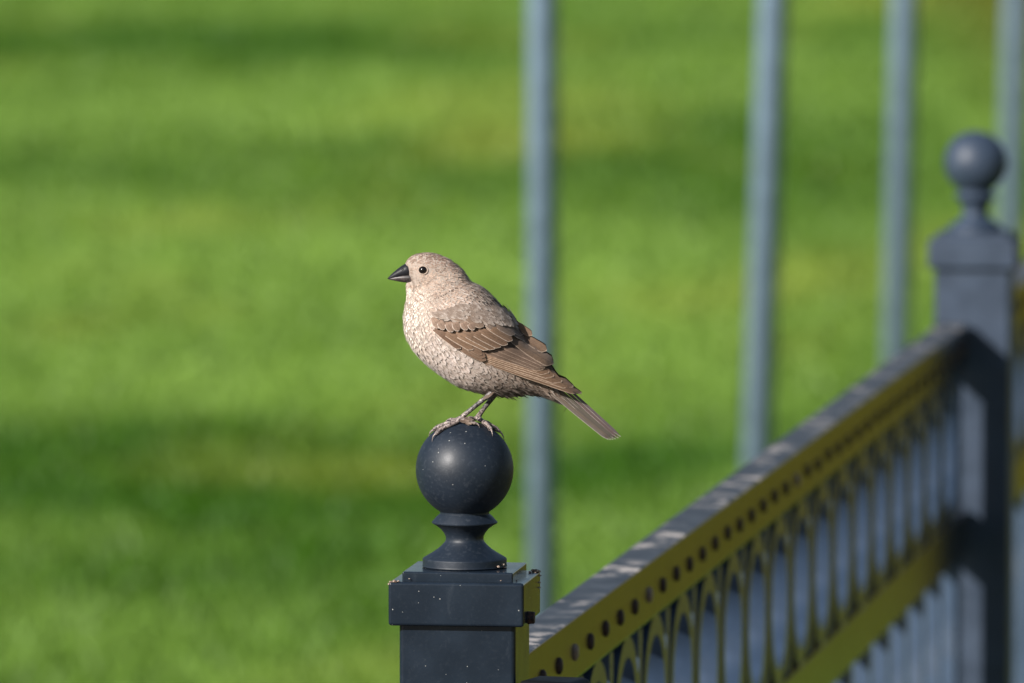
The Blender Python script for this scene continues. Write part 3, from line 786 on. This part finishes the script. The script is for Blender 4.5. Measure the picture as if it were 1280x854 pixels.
def feather_set():
    L = []
    # primaries, outermost first
    for i, (b, t, wd) in enumerate([((-170,400),(914,775),68), ((-160,378),(826,702),88), ((-150,360),(706,640),96), ((-140,345),(618,580),96), ((-130,332),(566,540),90), ((-120,322),(505,502),80)]):
        L.append((p2(*b), p2(*t), wd/8.542*1.15, (.5+.22*i)*mm_, (.185, .110, .066), (.60, .44, .32), -.12, 1.0))
    # secondaries
    for i, (b, t, wd) in enumerate([((-110,318),(430,500),44), ((-80,290),(470,500),46), ((-40,262),(520,490),48), ((0,226),(548,468),52)]):
        L.append((p2(*b), p2(*t), wd/8.542*1.15, (1.7+.22*i)*mm_, (.150, .098, .068), (.46, .34, .255), -.10, 1.0))
    # tertials
    for i, (b, t, wd, c) in enumerate([((150,165),(612,452),118, .9), ((235,130),(540,316),92, .9), ((150,-10),(385,156),74, .95)]):
        L.append((p2(*b), p2(*t), wd/8.542, (2.5+.3*i)*mm_, tuple(q*c for q in (.150, .095, .060)), (.46, .34, .25), .05, .75))
    # primary coverts
    for i, (b, t, wd) in enumerate([((400,600),(830,815),96), ((520,620),(820,770),88), ((560,600),(780,735),80)]):
        L.append((p1(*b), p1(*t), wd/10.667, (1.5+.2*i)*mm_, (.150, .092, .060), (.30, .21, .15), .06, .9))
    # greater coverts
    for i, (b, t, wd) in enumerate([((110,385),(494,658),98), ((190,395),(660,668),104), ((330,420),(868,668),104), ((440,410),(945,662),104), ((560,400),(1024,640),104), ((670,375),(1115,608),106), ((790,335),(1180,560),100)]):
        L.append((p1(*b), p1(*t), wd/10.667, (2.1+.24*i)*mm_, (.172, .104, .064) if i else (.120, .070, .044), (.62, .49, .39), -.06, .85))
    # median coverts
    for i, (b, t, wd) in enumerate([((120,250),(205,385),110), ((190,265),(275,405),104), ((300,280),(388,434),116), ((400,270),(462,424),110), ((500,270),(580,408),116), ((600,290),(672,408),104)]):
        L.append((p1(*b), p1(*t), wd/10.667, (3.2+.08*i)*mm_, (.225, .152, .110), (.72, .60, .51), 0, .1))
    # long scapulars and inner coverts
    for i, (b, t, wd, c) in enumerate([((190,150),(545,290),84, (.225,.155,.112)), ((480,190),(800,365),116, (.215,.148,.106)), ((760,290),(1130,470),120, (.20,.145,.11)), ((900,300),(1215,480),110, (.17,.12,.09)),
            ((1040,300),(1330,500),96, (.15,.10,.07)), ((1130,420),(1420,580),90, (.155,.10,.068))]):
        L.append((p1(*b), p1(*t), wd/10.667, (3.0+.09*i if i < 4 else 2.5)*mm_, tuple(q*.92 for q in c), (.46, .36, .285), 0, .6))
    return L
for sgn in (-1, 1):
    # the wing's own sheet under the feathers
    vs, fs = [], []; NJ, NI = 26, 8
    top = [(250,335),(330,340),(420,345),(500,345),(560,350),(605,410),(650,460),(686,512),(722,570),(775,622),(812,641)]
    bot = [(226,362),(262,400),(330,448),(400,485),(460,512),(520,538),(590,562),(650,585),(710,606),(770,628),(815,641)]
    def along(pl, f):
        q = f*(len(pl)-1); i = min(int(q), len(pl)-2); g_ = q-i; return (pl[i][0]+(pl[i+1][0]-pl[i][0])*g_, pl[i][1]+(pl[i+1][1]-pl[i][1])*g_)
    for j in range(NJ):
        a, b = along(top, j/(NJ-1)), along(bot, j/(NJ-1))
        for i in range(NI):
            f = i/(NI-1); zx, zy = a[0]+(b[0]-a[0])*f, a[1]+(b[1]-a[1])*f
            vs.append(sp(*zp(zx, zy), sgn*(wing_depth(zx, zy)+.0002)))
    for j in range(NJ-1):
        for i in range(NI-1): fs.append((j*NI+i, j*NI+i+1, (j+1)*NI+i+1, (j+1)*NI+i))
    k_ = link('wing', vs, fs, M['under'], bird)
    for b, t, wd, off, c, ed, sag, asym in feather_set():
        wing_feather('wing_feather', k_, sgn, b, t, wd, off, c, ed, sag, asym)

# small covert and scapular plumes that close the shoulder
sf = Feathers()
for i in range(520):
    zx = random.uniform(225, 590); f = random.random()
    hi = 318 + .12*(zx-225); lo = hi-8-46*sm(225, 340, zx)
    zy = lo + (hi-lo)*f**1.2
    for sgn in (-1, 1):
        hit = bvh.ray_cast(sp(*zp(zx, zy), sgn*.1), Vector((0, -sgn, 0)))
        if hit[0] is None: continue
        n = hit[1]; fl = Vector((random.uniform(.7, .95), random.uniform(-.1, .1), random.uniform(-.62, -.25))); t_ = (fl-n*fl.dot(n)).normalized()
        g_ = random.random(); base = mixc((.31, .245, .20), (.41, .345, .30), g_); edge = mixc((.50, .41, .35), (.58, .50, .44), g_)
        plume(sf, hit[0]+n*random.choice((.0010, .0022, .0034)), n, t_, random.uniform(.005, .008), random.uniform(.0017, .0029), base, edge, .0, random.uniform(.0006, .0011), 6, .05)
sf.build('shoulder_plumage', body, 'stuff')

# --- tail
tl = link('tail', *loft([((640,540),(610,632),40), ((690,600),(650,648),28), ((745,640),(715,676),20), ((790,676),(775,695),8)], 20), M['skin'], bird)
tips = [(775.6,545.6), (772.8,547.2), (769.4,548.2), (766.2,548.4), (763.0,548.2), (759.6,547.4)]
bases = [(690,467), (689,472), (688,477), (688,482), (688,487), (689,491)]
for sgn in (-1, 1):
    for i in range(6):
        F = Feathers(); pts, uv = [], []; bx, by = bases[i]; tx, ty = tips[i]; L = math.hypot(tx-bx, ty-by); dx, dy = (tx-bx)/L, (ty-by)/L; nx, ny = -dy, dx
        wd = 5.6; nv = 12
        for j in range(nv):
            v_ = j/(nv-1); x = v_*L; pr = .6+.4*min(1, v_*2)
            if x > L-5: pr *= math.sqrt(max(.02, 1-((x-(L-5))/5)**2.2))
            for u_ in (-1, -.5, 0, .5, 1):
                off = u_*wd*.5*pr
                dep = (.0010 + .0021*i + .0009*u_*pr)*(.7+.3*v_) + .0004*(5-i)*0
                pts.append(sp(bx+dx*x + nx*off*.62, by+dy*x + ny*off*.62, sgn*dep) + Vector((0, 0, -.0010*abs(i)*.0)))
                uv.append((u_*.5+.5, v_, max(0, 1-(L-x)/2.2), 1.0))
        F.grid(pts, uv, tuple(c*random.uniform(.85, 1.15) for c in (.150, .112, .092)), (.68, .58, .51), 5, nv)
        F.build('tail_feather', tl)
# undertail and uppertail coverts
